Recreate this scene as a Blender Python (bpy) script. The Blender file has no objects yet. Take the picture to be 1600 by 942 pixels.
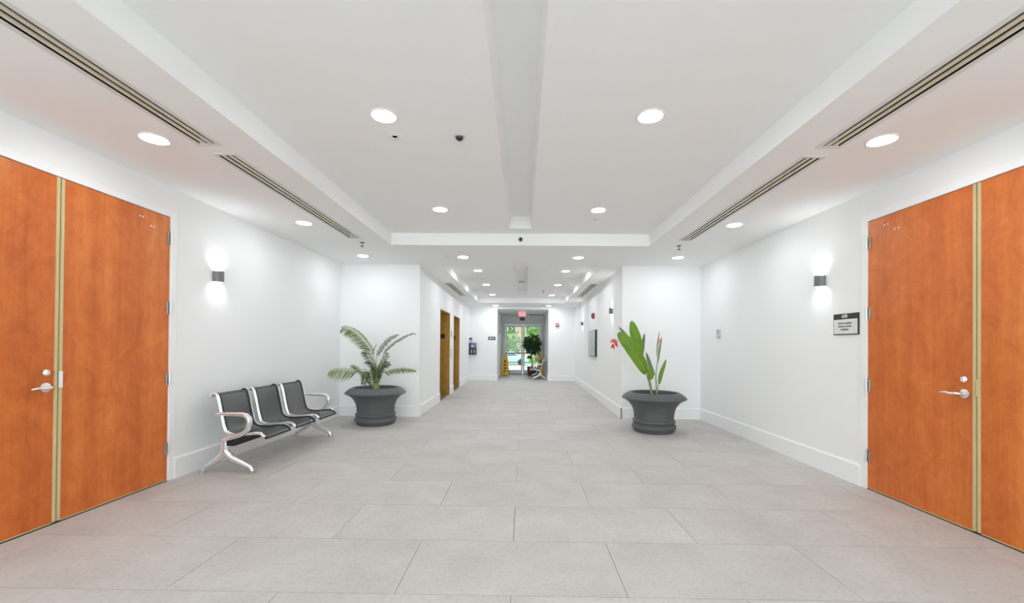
import bpy, bmesh, math, random
from mathutils import Vector, Matrix
random.seed(7)
S = bpy.context.scene
COL = S.collection
PI = math.pi

# ------------------------------------------------------------------ camera
cam_data = bpy.data.cameras.new('camera'); cam = bpy.data.objects.new('camera', cam_data); COL.objects.link(cam)
R = [[0.99988, 0.012951, 0.00849], [-0.013006, 0.999895, 0.006445], [-0.008406, -0.006554, 0.999943]]
right, fwd, up = (Vector(r) for r in R)
cam.matrix_world = Matrix(((right.x, up.x, -fwd.x, 0.0), (right.y, up.y, -fwd.y, 0.0), (right.z, up.z, -fwd.z, 1.28), (0, 0, 0, 1)))
cam_data.sensor_width = 36.0
cam_data.lens = 654.89 * 36.0 / 1600.0
cam_data.shift_x = -8.5 / 1600.0
cam_data.shift_y = 65.37 / 1600.0
cam_data.clip_start = 0.05; cam_data.clip_end = 400
S.camera = cam

# ------------------------------------------------------------------ world, sun, exposure
LAMP = 58.0          # radiance of the downlight lenses
SCONCE = 95.0
CORRIDOR_LAMP = 112.0   # corridor lenses set stronger to keep the corridor bright
world = bpy.data.worlds.new('world'); S.world = world; world.use_nodes = True
wb = world.node_tree.nodes['Background']
wb.inputs[0].default_value = (0.88, 0.955, 1.0, 1); wb.inputs[1].default_value = 5.2
S.view_settings.view_transform = 'Standard'; S.view_settings.look = 'None'
S.view_settings.gamma = 1.0; S.view_settings.use_curve_mapping = False
S.view_settings.exposure = 0.68
S.cycles.use_denoising = True
S.cycles.max_bounces = 12; S.cycles.diffuse_bounces = 8; S.cycles.glossy_bounces = 4
S.cycles.transparent_max_bounces = 16
S.cycles.caustics_reflective = False; S.cycles.caustics_refractive = False
S.cycles.sample_clamp_indirect = 8.0

# ------------------------------------------------------------------ materials
def mat(name, col, rough=0.5, metal=0.0, spec=0.5, bump=None, var=None, coat=0.0, emit=None):
    m = bpy.data.materials.new(name); m.use_nodes = True
    nt = m.node_tree; b = nt.nodes['Principled BSDF']
    b.inputs['Base Color'].default_value = (*col, 1); b.inputs['Roughness'].default_value = rough
    b.inputs['Metallic'].default_value = metal; b.inputs['Specular IOR Level'].default_value = spec
    b.inputs['Coat Weight'].default_value = coat
    if emit:
        b.inputs['Emission Color'].default_value = (*emit[0], 1); b.inputs['Emission Strength'].default_value = emit[1]
    tc = nt.nodes.new('ShaderNodeTexCoord')
    if var:                                  # var = (scale, amount): soft mottling of the colour
        n = nt.nodes.new('ShaderNodeTexNoise'); n.inputs['Scale'].default_value = var[0]; n.inputs['Detail'].default_value = 5
        nt.links.new(tc.outputs['Object'], n.inputs['Vector'])
        mx = nt.nodes.new('ShaderNodeMix'); mx.data_type = 'RGBA'
        a = var[1]
        mx.inputs[6].default_value = (*[c * (1 - a) for c in col], 1); mx.inputs[7].default_value = (*[min(1, c * (1 + a)) for c in col], 1)
        nt.links.new(n.outputs['Fac'], mx.inputs[0]); nt.links.new(mx.outputs[2], b.inputs['Base Color'])
    if bump:                                 # bump = (scale, strength)
        n2 = nt.nodes.new('ShaderNodeTexNoise'); n2.inputs['Scale'].default_value = bump[0]; n2.inputs['Detail'].default_value = 3
        nt.links.new(tc.outputs['Object'], n2.inputs['Vector'])
        bp = nt.nodes.new('ShaderNodeBump'); bp.inputs['Strength'].default_value = bump[1]; bp.inputs['Distance'].default_value = 0.01
        nt.links.new(n2.outputs['Fac'], bp.inputs['Height']); nt.links.new(bp.outputs['Normal'], b.inputs['Normal'])
    return m

def tile_mat():
    m = mat('concrete_look_porcelain', (0.5, 0.48, 0.46), 0.5, spec=0.25)
    nt = m.node_tree; b = nt.nodes['Principled BSDF']
    geo = nt.nodes.new('ShaderNodeNewGeometry'); info = nt.nodes.new('ShaderNodeObjectInfo')
    add = nt.nodes.new('ShaderNodeVectorMath'); add.operation = 'MULTIPLY_ADD'
    comb = nt.nodes.new('ShaderNodeCombineXYZ')
    for i in range(3): nt.links.new(info.outputs['Random'], comb.inputs[i])
    nt.links.new(comb.outputs[0], add.inputs[0]); add.inputs[1].default_value = (37, 53, 11); nt.links.new(geo.outputs['Position'], add.inputs[2])
    n1 = nt.nodes.new('ShaderNodeTexNoise'); n1.inputs['Scale'].default_value = 2.3; n1.inputs['Detail'].default_value = 8; n1.inputs['Roughness'].default_value = 0.62
    n2 = nt.nodes.new('ShaderNodeTexNoise'); n2.inputs['Scale'].default_value = 42; n2.inputs['Detail'].default_value = 4
    for n in (n1, n2): nt.links.new(add.outputs[0], n.inputs['Vector'])
    r1 = nt.nodes.new('ShaderNodeValToRGB'); r1.color_ramp.elements[0].position = 0.3; r1.color_ramp.elements[1].position = 0.72
    r1.color_ramp.elements[0].color = (0.488, 0.462, 0.434, 1); r1.color_ramp.elements[1].color = (0.588, 0.562, 0.534, 1)
    nt.links.new(n1.outputs['Fac'], r1.inputs[0])
    r2 = nt.nodes.new('ShaderNodeValToRGB'); r2.color_ramp.elements[0].position = 0.33; r2.color_ramp.elements[1].position = 0.5
    r2.color_ramp.elements[0].color = (0.9, 0.9, 0.9, 1); r2.color_ramp.elements[1].color = (1, 1, 1, 1)
    nt.links.new(n2.outputs['Fac'], r2.inputs[0])
    mx = nt.nodes.new('ShaderNodeMix'); mx.data_type = 'RGBA'; mx.blend_type = 'MULTIPLY'; mx.inputs[0].default_value = 1
    nt.links.new(r1.outputs[0], mx.inputs[6]); nt.links.new(r2.outputs[0], mx.inputs[7])
    hsv = nt.nodes.new('ShaderNodeHueSaturation')
    mr = nt.nodes.new('ShaderNodeMapRange'); mr.inputs[3].default_value = 0.98; mr.inputs[4].default_value = 1.02
    nt.links.new(info.outputs['Random'], mr.inputs[0]); nt.links.new(mr.outputs[0], hsv.inputs['Value'])
    nt.links.new(mx.outputs[2], hsv.inputs['Color']); nt.links.new(hsv.outputs[0], b.inputs['Base Color'])
    rr = nt.nodes.new('ShaderNodeMapRange'); rr.inputs[3].default_value = 0.5; rr.inputs[4].default_value = 0.64
    nt.links.new(n1.outputs['Fac'], rr.inputs[0]); nt.links.new(rr.outputs[0], b.inputs['Roughness'])
    return m

def wood_mat():
    m = mat('stained_cherry_veneer', (0.6, 0.15, 0.03), 0.33, spec=0.4)
    nt = m.node_tree; b = nt.nodes['Principled BSDF']
    tc = nt.nodes.new('ShaderNodeTexCoord'); info = nt.nodes.new('ShaderNodeObjectInfo')
    off = nt.nodes.new('ShaderNodeVectorMath'); off.operation = 'MULTIPLY_ADD'
    cb = nt.nodes.new('ShaderNodeCombineXYZ')
    for i in range(3): nt.links.new(info.outputs['Random'], cb.inputs[i])
    nt.links.new(cb.outputs[0], off.inputs[0]); off.inputs[1].default_value = (9, 7, 5); nt.links.new(tc.outputs['Object'], off.inputs[2])
    def noise(scale, stretch, detail=5, rough=0.55, dist=0.0):
        mp = nt.nodes.new('ShaderNodeMapping'); mp.inputs['Scale'].default_value = stretch
        nt.links.new(off.outputs[0], mp.inputs['Vector'])
        n = nt.nodes.new('ShaderNodeTexNoise'); n.inputs['Scale'].default_value = scale; n.inputs['Detail'].default_value = detail
        n.inputs['Roughness'].default_value = rough; n.inputs['Distortion'].default_value = dist
        nt.links.new(mp.outputs[0], n.inputs['Vector']); return n
    band = noise(5.0, (1, 1, 0.03), 2)                   # flitches of veneer side by side
    grain = noise(26, (1, 1, 0.07), 7, 0.6, 0.6)
    blotch = noise(4.5, (1, 1, 0.8), 8, 0.75, 1.2)
    mix1 = nt.nodes.new('ShaderNodeMath'); mix1.operation = 'MULTIPLY_ADD'; mix1.inputs[1].default_value = 0.38
    nt.links.new(band.outputs['Fac'], mix1.inputs[0])
    m2 = nt.nodes.new('ShaderNodeMath'); m2.operation = 'MULTIPLY'; m2.inputs[1].default_value = 0.22; nt.links.new(grain.outputs['Fac'], m2.inputs[0])
    m3 = nt.nodes.new('ShaderNodeMath'); m3.operation = 'MULTIPLY_ADD'; m3.inputs[1].default_value = 0.5; nt.links.new(blotch.outputs['Fac'], m3.inputs[0]); nt.links.new(m2.outputs[0], m3.inputs[2])
    nt.links.new(m3.outputs[0], mix1.inputs[2])
    rp = nt.nodes.new('ShaderNodeValToRGB'); cr = rp.color_ramp
    cr.elements[0].position = 0.36; cr.elements[0].color = (0.42, 0.088, 0.016, 1)
    cr.elements[1].position = 0.72; cr.elements[1].color = (0.75, 0.235, 0.048, 1)
    e = cr.elements.new(0.54); e.color = (0.60, 0.145, 0.025, 1)
    nt.links.new(mix1.outputs[0], rp.inputs[0]); nt.links.new(rp.outputs[0], b.inputs['Base Color'])
    return m

def mesh_mat():
    """black steel sheet drilled with a grid of small holes (uv in metres)"""
    m = mat('perforated_black_steel', (0.022, 0.022, 0.024), 0.38, 0.0, 0.6)
    nt = m.node_tree; b = nt.nodes['Principled BSDF']; out = nt.nodes['Material Output']
    uv = nt.nodes.new('ShaderNodeUVMap')
    sc = nt.nodes.new('ShaderNodeVectorMath'); sc.operation = 'SCALE'; sc.inputs['Scale'].default_value = 1 / 0.0065
    fr = nt.nodes.new('ShaderNodeVectorMath'); fr.operation = 'FRACTION'
    sb = nt.nodes.new('ShaderNodeVectorMath'); sb.operation = 'SUBTRACT'; sb.inputs[1].default_value = (0.5, 0.5, 0)
    ln = nt.nodes.new('ShaderNodeVectorMath'); ln.operation = 'LENGTH'
    lt = nt.nodes.new('ShaderNodeMath'); lt.operation = 'LESS_THAN'; lt.inputs[1].default_value = 0.26
    tr = nt.nodes.new('ShaderNodeBsdfTransparent'); mx = nt.nodes.new('ShaderNodeMixShader')
    nt.links.new(uv.outputs[0], sc.inputs[0]); nt.links.new(sc.outputs[0], fr.inputs[0]); nt.links.new(fr.outputs[0], sb.inputs[0])
    nt.links.new(sb.outputs[0], ln.inputs[0]); nt.links.new(ln.outputs['Value'], lt.inputs[0])
    nt.links.new(lt.outputs[0], mx.inputs[0]); nt.links.new(b.outputs[0], mx.inputs[1]); nt.links.new(tr.outputs[0], mx.inputs[2])
    nt.links.new(mx.outputs[0], out.inputs[0])
    return m

def glass_mat(name='clear_window_glass', tint=(0.93, 0.96, 0.95)):
    m = bpy.data.materials.new(name); m.use_nodes = True
    nt = m.node_tree; nt.nodes.clear()
    out = nt.nodes.new('ShaderNodeOutputMaterial'); tr = nt.nodes.new('ShaderNodeBsdfTransparent'); tr.inputs[0].default_value = (*tint, 1)
    gl = nt.nodes.new('ShaderNodeBsdfGlossy'); gl.inputs['Roughness'].default_value = 0.02
    fr = nt.nodes.new('ShaderNodeFresnel'); fr.inputs[0].default_value = 1.45; mx = nt.nodes.new('ShaderNodeMixShader')
    nt.links.new(fr.outputs[0], mx.inputs[0]); nt.links.new(tr.outputs[0], mx.inputs[1]); nt.links.new(gl.outputs[0], mx.inputs[2]); nt.links.new(mx.outputs[0], out.inputs[0])
    return m

def leaf_mat(name, c1, c2, scale=30, trans=0.25):
    m = mat(name, c1, 0.42, spec=0.4)
    nt = m.node_tree; b = nt.nodes['Principled BSDF']; out = nt.nodes['Material Output']
    tc = nt.nodes.new('ShaderNodeTexCoord'); n = nt.nodes.new('ShaderNodeTexNoise'); n.inputs['Scale'].default_value = scale; n.inputs['Detail'].default_value = 3
    nt.links.new(tc.outputs['Object'], n.inputs['Vector'])
    mx = nt.nodes.new('ShaderNodeMix'); mx.data_type = 'RGBA'; mx.inputs[6].default_value = (*c1, 1); mx.inputs[7].default_value = (*c2, 1)
    rp = nt.nodes.new('ShaderNodeMapRange'); rp.inputs[1].default_value = 0.3; rp.inputs[2].default_value = 0.7
    nt.links.new(n.outputs['Fac'], rp.inputs[0]); nt.links.new(rp.outputs[0], mx.inputs[0]); nt.links.new(mx.outputs[2], b.inputs['Base Color'])
    tl = nt.nodes.new('ShaderNodeBsdfTranslucent'); nt.links.new(mx.outputs[2], tl.inputs[0])
    ms = nt.nodes.new('ShaderNodeMixShader'); ms.inputs[0].default_value = trans
    nt.links.new(b.outputs[0], ms.inputs[1]); nt.links.new(tl.outputs[0], ms.inputs[2]); nt.links.new(ms.outputs[0], out.inputs[0])
    return m

W = dict(
    wall=mat('white_wall_paint', (0.87, 0.87, 0.87), 0.62, spec=0.25, bump=(220, 0.04)),
    ceil=mat('white_ceiling_paint', (0.90, 0.90, 0.90), 0.8, spec=0.15),
    trim=mat('white_gloss_trim_paint', (0.88, 0.88, 0.88), 0.35, spec=0.4),
    grout=mat('grey_grout', (0.2, 0.19, 0.18), 0.8, var=(30, 0.1)),
    tile=tile_mat(), wood=wood_mat(), mesh=mesh_mat(), glass=glass_mat(), tinted=glass_mat('tinted_door_glass', (0.52, 0.56, 0.55)),
    beige=mat('beige_painted_metal', (0.62, 0.50, 0.27), 0.4, 0.0, 0.5, var=(6, 0.05)),
    seam=mat('dark_rubber_seal', (0.12, 0.10, 0.06), 0.6),
    black=mat('matte_black', (0.012, 0.012, 0.012), 0.5),
    nickel=mat('satin_nickel', (0.82, 0.80, 0.77), 0.3, 0.85),
    chrome=mat('polished_chrome', (0.80, 0.81, 0.82), 0.16, 0.72),
    steel=mat('brushed_steel', (0.5, 0.5, 0.5), 0.35, 1.0, bump=(90, 0.05)),
    bronze=mat('dark_grey_sconce_metal', (0.17, 0.17, 0.165), 0.4, 0.2),
    slotbar=mat('aluminium_slot_bar', (0.66, 0.64, 0.52), 0.5, 0.1),
    slotframe=mat('pale_diffuser_flange', (0.72, 0.72, 0.71), 0.5, 0.0),
    duct=mat('black_duct', (0.004, 0.004, 0.004), 0.95, spec=0.0),
    pot=mat('charcoal_planter_resin', (0.105, 0.107, 0.11), 0.55, spec=0.35, var=(8, 0.08), bump=(300, 0.03)),
    soil=mat('dark_potting_soil', (0.010, 0.008, 0.006), 0.95, bump=(60, 0.8), var=(50, 0.5)),
    brass=mat('golden_brown_satin_brass', (0.50, 0.29, 0.07), 0.36, 0.55, var=(7, 0.25)),
    signblack=mat('black_sign_plastic', (0.018, 0.018, 0.018), 0.35),
    signwhite=mat('pale_sign_insert', (0.74, 0.74, 0.71), 0.45),
    ink=mat('dark_sign_ink', (0.03, 0.03, 0.03), 0.6),
    white=mat('white_plastic', (0.82, 0.82, 0.82), 0.4),
    grey=mat('light_grey_plastic', (0.52, 0.52, 0.53), 0.45),
    red=mat('red_plastic', (0.42, 0.03, 0.025), 0.4),
    dark=mat('dark_grey_metal', (0.06, 0.06, 0.062), 0.4, 0.4),
    smoked=mat('smoked_dome_plastic', (0.02, 0.02, 0.022), 0.08, 0.0, 0.6),
    yellow=mat('yellow_safety_plastic', (0.80, 0.47, 0.02), 0.4, var=(5, 0.06)),
    basket=mat('woven_brown_basket', (0.13, 0.045, 0.018), 0.7, var=(60, 0.45), bump=(90, 0.6)),
    bark=mat('grey_brown_bark', (0.16, 0.13, 0.09), 0.85, var=(40, 0.3)),
    alum=mat('pale_aluminium_frame', (0.52, 0.53, 0.55), 0.4, 0.35),
    blue=mat('blue_violet_panel', (0.17, 0.17, 0.36), 0.45),
    lens=mat('lit_lamp_lens', (0.9, 0.9, 0.9), 0.5, emit=((0.915, 0.965, 1.0), LAMP)),
    corridorlens=mat('lit_corridor_lamp_lens', (0.9, 0.9, 0.9), 0.5, emit=((0.915, 0.965, 1.0), CORRIDOR_LAMP)),
    sconcelens=mat('lit_sconce_lens', (0.9, 0.9, 0.9), 0.5, emit=((0.96, 0.98, 1.0), SCONCE)),
    exitlit=mat('lit_red_exit_letters', (0.7, 0.05, 0.03), 0.5, emit=((1.0, 0.10, 0.07), 0.9)),
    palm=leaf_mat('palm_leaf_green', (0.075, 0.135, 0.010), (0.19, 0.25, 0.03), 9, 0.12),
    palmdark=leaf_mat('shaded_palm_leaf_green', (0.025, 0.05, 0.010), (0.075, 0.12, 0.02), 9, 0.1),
    palmstem=mat('pale_green_palm_stem', (0.42, 0.46, 0.20), 0.5),
    paddle=leaf_mat('broad_leaf_green', (0.115, 0.25, 0.012), (0.19, 0.34, 0.02), 6),
    paddledull=leaf_mat('dull_leaf_green', (0.11, 0.16, 0.06), (0.2, 0.24, 0.12), 6),
    stem=mat('grey_green_stem', (0.33, 0.34, 0.20), 0.5, var=(20, 0.25)),
    bract=mat('red_flower_bract', (0.62, 0.05, 0.045), 0.45),
    ficus=leaf_mat('dark_glossy_ficus_leaf', (0.012, 0.05, 0.022), (0.05, 0.13, 0.05), 8, 0.12),
    pave=mat('pale_concrete_paving', (0.5, 0.49, 0.46), 0.85, var=(1.5, 0.12)),
    tree=leaf_mat('bright_tree_leaf', (0.14, 0.30, 0.03), (0.34, 0.50, 0.10), 1.2),  # bright green leaf colour
    car=mat('pale_blue_car_paint', (0.50, 0.60, 0.66), 0.2, 0.2, coat=0.6),
    carglass=mat('dark_car_glass', (0.05, 0.07, 0.08), 0.05),
    tyre=mat('black_tyre_rubber', (0.02, 0.02, 0.02), 0.8),
    stucco=mat('peach_stucco', (0.66, 0.42, 0.28), 0.85, var=(2, 0.1)),
    lawn=mat('green_lawn', (0.12, 0.26, 0.04), 0.9, var=(3, 0.3)),
)

# ------------------------------------------------------------------ helpers
def bm_box(bm, x0, x1, y0, y1, z0, z1, bev=0.0):
    r = bmesh.ops.create_cube(bm, size=1.0)
    vs = r['verts']
    for v in vs:
        v.co = Vector((x0 + (v.co.x + .5) * (x1 - x0), y0 + (v.co.y + .5) * (y1 - y0), z0 + (v.co.z + .5) * (z1 - z0)))
    if bev > 0:
        es = list({e for v in vs for e in v.link_edges})
        bmesh.ops.bevel(bm, geom=es, offset=bev, segments=2, affect='EDGES', profile=0.6)
    return bm
def boxes(lst, bev=0.0):
    bm = bmesh.new()
    for b in lst: bm_box(bm, *b, bev=bev)
    return bm
def lathe(profile, seg=40, cap=True, arc=2 * PI, phase=0.0):
    """profile [(r, z)...] bottom to top"""
    bm = bmesh.new(); rings = []
    full = abs(arc - 2 * PI) < 1e-6
    n = seg if full else seg + 1
    for r, z in profile:
        if r < 1e-6: rings.append([bm.verts.new((0, 0, z))])
        else: rings.append([bm.verts.new((r * math.cos(phase + arc * i / seg), r * math.sin(phase + arc * i / seg), z)) for i in range(n)])
    for a, b in zip(rings, rings[1:]):
        m = n if full else n - 1
        for i in range(m):
            j = (i + 1) % n
            if len(a) == 1 and len(b) == 1: continue
            if len(a) == 1: bm.faces.new((a[0], b[j], b[i]))
            elif len(b) == 1: bm.faces.new((a[i], a[j], b[0]))
            else: bm.faces.new((a[i], a[j], b[j], b[i]))
    if cap and full:
        if len(rings[0]) > 1: bm.faces.new(list(reversed(rings[0])))
        if len(rings[-1]) > 1: bm.faces.new(rings[-1])
    return bm
def catmull(pts, n=6):
    P = [Vector(p) for p in pts]
    P = [P[0] * 2 - P[1]] + P + [P[-1] * 2 - P[-2]]
    out = []
    for i in range(1, len(P) - 2):
        for k in range(n):
            t = k / n
            a, b, c, d = P[i - 1], P[i], P[i + 1], P[i + 2]
            out.append(0.5 * ((2 * b) + (c - a) * t + (2 * a - 5 * b + 4 * c - d) * t * t + (3 * b - a - 3 * c + d) * t ** 3))
    out.append(P[-2]); return out
def tube(bm, pts, rad, seg=10, squash=1.0, side=None):
    """sweep an ellipse along pts; rad number or list; squash scales the width along `side`"""
    pts = [Vector(p) for p in pts]; n = len(pts)
    rads = rad if isinstance(rad, (list, tuple)) else [rad] * n
    if len(rads) != n:
        rr = []
        for i in range(n):
            f = i / (n - 1) * (len(rads) - 1); k = min(int(f), len(rads) - 2)
            rr.append(rads[k] + (rads[k + 1] - rads[k]) * (f - k))
        rads = rr
    ref = Vector(side).normalized() if side else None
    prev = None; rings = []
    for i, p in enumerate(pts):
        t = (pts[min(i + 1, n - 1)] - pts[max(i - 1, 0)]).normalized()
        if ref is not None: u = (ref - t * ref.dot(t)).normalized()
        else:
            u = prev if prev is not None else (Vector((0, 0, 1)) if abs(t.z) < .9 else Vector((1, 0, 0)))
            u = (u - t * u.dot(t)).normalized(); prev = u
        w = t.cross(u)
        rings.append([bm.verts.new(p + u * rads[i] * squash * math.cos(2 * PI * k / seg) + w * rads[i] * math.sin(2 * PI * k / seg)) for k in range(seg)])
    for a, b in zip(rings, rings[1:]):
        for k in range(seg):
            j = (k + 1) % seg
            bm.faces.new((a[k], a[j], b[j], b[k]))
    bm.faces.new(list(reversed(rings[0]))); bm.faces.new(rings[-1])
    return bm
def prism(bm, poly, axis, a, b):
    """extrude 2D poly along an axis ('x','y','z') from a to b"""
    def P(u, v, w):
        return {'x': (w, u, v), 'y': (u, w, v), 'z': (u, v, w)}[axis]
    A = [bm.verts.new(P(u, v, a)) for u, v in poly]; B = [bm.verts.new(P(u, v, b)) for u, v in poly]
    n = len(poly)
    for i in range(n):
        j = (i + 1) % n
        bm.faces.new((A[i], A[j], B[j], B[i]))
    bm.faces.new(list(reversed(A))); bm.faces.new(B)
    return bm
def mk(name, bm, m, parent=None, smooth=False, loc=None, rot=None):
    bmesh.ops.recalc_face_normals(bm, faces=bm.faces)
    me = bpy.data.meshes.new(name); bm.to_mesh(me); bm.free()
    if smooth:
        for p in me.polygons: p.use_smooth = True
        try: me.set_sharp_from_angle(angle=math.radians(smooth if smooth is not True else 40))
        except Exception: pass
    me.materials.append(W[m] if isinstance(m, str) else m)
    o = bpy.data.objects.new(name, me); COL.objects.link(o)
    if parent: o.parent = parent
    if loc: o.location = loc
    if rot: o.rotation_euler = rot
    return o
def tag(o, label=None, cat=None, group=None, kind=None):
    if label: o['label'] = label
    if cat: o['category'] = cat
    if group: o['group'] = group
    if kind: o['kind'] = kind
    return o
def thing(name, label, cat, loc=(0, 0, 0), rz=0, group=None, kind=None):
    o = bpy.data.objects.new(name, None); COL.objects.link(o); o.empty_display_size = 0.1
    o.location = loc; o.rotation_euler = (0, 0, rz)
    return tag(o, label, cat, group, kind)
def structure(name, bm, m, label, parent=None):
    o = mk(name, bm, m, parent)
    return tag(o, label, name.split('_')[0], kind='structure')
def copy_tree(o, parent=None):
    c = o.copy(); COL.objects.link(c); c.parent = parent
    for ch in o.children: copy_tree(ch, c)
    return c
def text_bm(txt, size, depth=0.001):
    cu = bpy.data.curves.new('lettering', 'FONT'); cu.body = txt; cu.size = size; cu.align_x = 'CENTER'; cu.align_y = 'CENTER'; cu.extrude = depth; cu.resolution_u = 2
    tmp = bpy.data.objects.new('lettering_source', cu); COL.objects.link(tmp)
    me = bpy.data.meshes.new_from_object(tmp.evaluated_get(bpy.context.evaluated_depsgraph_get()))
    bm = bmesh.new(); bm.from_mesh(me)
    bpy.data.objects.remove(tmp); bpy.data.curves.remove(cu); bpy.data.meshes.remove(me)
    return bm
def xform(bm, M):
    bmesh.ops.transform(bm, matrix=M, verts=bm.verts); return bm

# the corridor walls splay outwards a little towards the far end
Y0 = 7.516
def shear(bm, k):
    for v in bm.verts: v.co.x += (v.co.y - Y0) * k
    return bm
KL, KR = -0.0165, 0.0195
XL, XR = -3.295, 3.17           # lobby side walls
CL, CR = -1.862, 1.772          # corridor walls at Y0
H, HT, HV = 2.734, 2.906, 3.075 # soffit, raised ceiling, trough
YE, YV, YB = 15.55, 19.04, -4.0 # corridor end, entry doors, wall behind the camera
EL, ER = -0.955, 0.94           # entry bay walls

# ------------------------------------------------------------------ floor
floor = structure('floor', boxes([(-3.5, 3.4, YB - .1, YV + .12, -0.12, -0.004)]), 'grout', 'pale grey tiled floor of the lobby and corridor')
T0, U0, TD, TW, GAP = 2.156, -0.051, 0.6, 1.2, 0.0032
rest = bmesh.new()
tile_cache = {}
for i in range(-11, 29):
    y0, y1 = T0 + i * TD, T0 + (i + 1) * TD
    if y0 < YB: y0 = YB
    if y1 > YV + .1: y1 = YV + .1
    if y1 - y0 < 0.02: continue
    if y0 < 7.2: xa, xb = XL, XR
    elif y0 < YE - .1: xa, xb = CL + (y1 - Y0) * KL - .03, CR + (y1 - Y0) * KR + .03
    else: xa, xb = EL, ER
    off = U0 + (0.0 if i % 2 else 0.6)
    k0 = math.floor((xa - off) / TW)
    for k in range(k0, k0 + 9):
        x0, x1 = max(xa, off + k * TW), min(xb, off + (k + 1) * TW)
        if x1 - x0 < 0.015: continue
        if T0 - 2 * TD - .01 <= y0 < 10.6:
            key = (round(x1 - x0, 4), round(y1 - y0, 4))
            if key not in tile_cache:
                bm = bmesh.new(); hx, hy, g = (x1 - x0) / 2, (y1 - y0) / 2, GAP / 2
                bm_box(bm, -hx + g, hx - g, -hy + g, hy - g, -0.006, 0.0)
                o = mk('tile', bm, 'tile', floor); tile_cache[key] = o.data
            else:
                o = bpy.data.objects.new('tile', tile_cache[key]); COL.objects.link(o); o.parent = floor
            o.location = ((x0 + x1) / 2, (y0 + y1) / 2, 0)
        else:
            bm_box(rest, x0 + GAP / 2, x1 - GAP / 2, y0 + GAP / 2, y1 - GAP / 2, -0.006, 0.0)
tag(mk('distant_tiles', rest, 'tile', floor), kind='stuff')

# ------------------------------------------------------------------ walls
D1 = (1.93, 3.925)             # left door frame, along the wall
D2 = (1.96, 3.962)             # right door frame
DH = 2.515
th = 0.14
structure('wall_left', boxes([(XL - th, XL, YB, D1[0], 0, 3.2), (XL - th, XL, D1[1], Y0 + .1, 0, 3.2), (XL - th, XL, D1[0], D1[1], DH, 3.2)]), 'wall', 'white lobby wall on the left with the double door')
structure('wall_right', boxes([(XR, XR + th, YB, D2[0], 0, 3.2), (XR, XR + th, D2[1], Y0 + .1, 0, 3.2), (XR, XR + th, D2[0], D2[1], DH, 3.2)]), 'wall', 'white lobby wall on the right with the double door')
structure('wall_front_left', boxes([(XL - th, CL, Y0, Y0 + .12, 0, 2.9)]), 'wall', 'white return wall behind the potted palm')
structure('wall_front_right', boxes([(CR, XR + th, Y0, Y0 + .12, 0, 2.9)]), 'wall', 'white return wall behind the red flowering plant')
# lift openings in the corridor's left wall
LIFT = [(9.56, 10.98), (11.64, 12.86)]
LZ = 2.13
seg = [(Y0 + .12, LIFT[0][0]), (LIFT[0][1], LIFT[1][0]), (LIFT[1][1], YE + .1)]
bm = boxes([(CL - .5, CL, a, b, 0, 3.0) for a, b in seg] + [(CL - .5, CL, a, b, LZ, 3.0) for a, b in LIFT])
structure('wall_corridor_left', shear(bm, KL), 'wall', 'white corridor wall with the two lift openings')
structure('wall_corridor_right', shear(boxes([(CR, CR + .14, Y0 + .05, YE + .1, 0, 3.0)]), KR), 'wall', 'white corridor wall on the right with sconces and board')
structure('wall_end_left', boxes([(-2.6, EL, YE, YE + .12, 0, 3.0)]), 'wall', 'white wall at the corridor end left of the glass doors')
structure('wall_end_right', boxes([(ER, 2.2, YE, YE + .12, 0, 3.0)]), 'wall', 'white wall at the corridor end right of the glass doors')
structure('wall_entry_left', boxes([(EL - .14, EL, YE + .05, YV + .1, 0, 3.0)]), 'wall', 'left side wall of the bay before the glass doors')
structure('wall_entry_right', boxes([(ER, ER + .14, YE + .05, YV + .1, 0, 3.0)]), 'wall', 'right side wall of the bay before the glass doors')
FX0, FX1, FZ = -0.86, 0.86, 2.30
structure('wall_entry', boxes([(EL - .14, FX0, YV, YV + .14, 0, 3.0), (FX1, ER + .14, YV, YV + .14, 0, 3.0), (FX0, FX1, YV, YV + .14, FZ, 3.0)]), 'wall', 'end wall framing the glass entry doors')
# unseen wall behind the camera; its glazing is added to light the lobby
GX, GZ = 3.05, 2.6
structure('wall_back', boxes([(XL - th, -GX, YB - .14, YB, 0, 3.2), (GX, XR + th, YB - .14, YB, 0, 3.2), (-GX, GX, YB - .14, YB, GZ, 3.2)]), 'wall', 'unseen lobby wall behind the viewpoint with an added glazed front')
added_win = tag(mk('added_window_1', boxes([(-GX + i * GX / 2 - .03, -GX + i * GX / 2 + .03, YB - .1, YB - .04, 0, GZ) for i in range(5)] + [(-GX, GX, YB - .1, YB - .04, 0, .08), (-GX, GX, YB - .1, YB - .04, GZ - .06, GZ)]), 'alum'), 'unseen glazing behind the viewpoint, added to light the lobby', 'window', kind='structure')
for i in range(4):
    mk('pane', boxes([(-GX + i * GX / 2 + .03, -GX + (i + 1) * GX / 2 - .03, YB - .075, YB - .068, .08, GZ - .06)]), 'glass', added_win)

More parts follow.
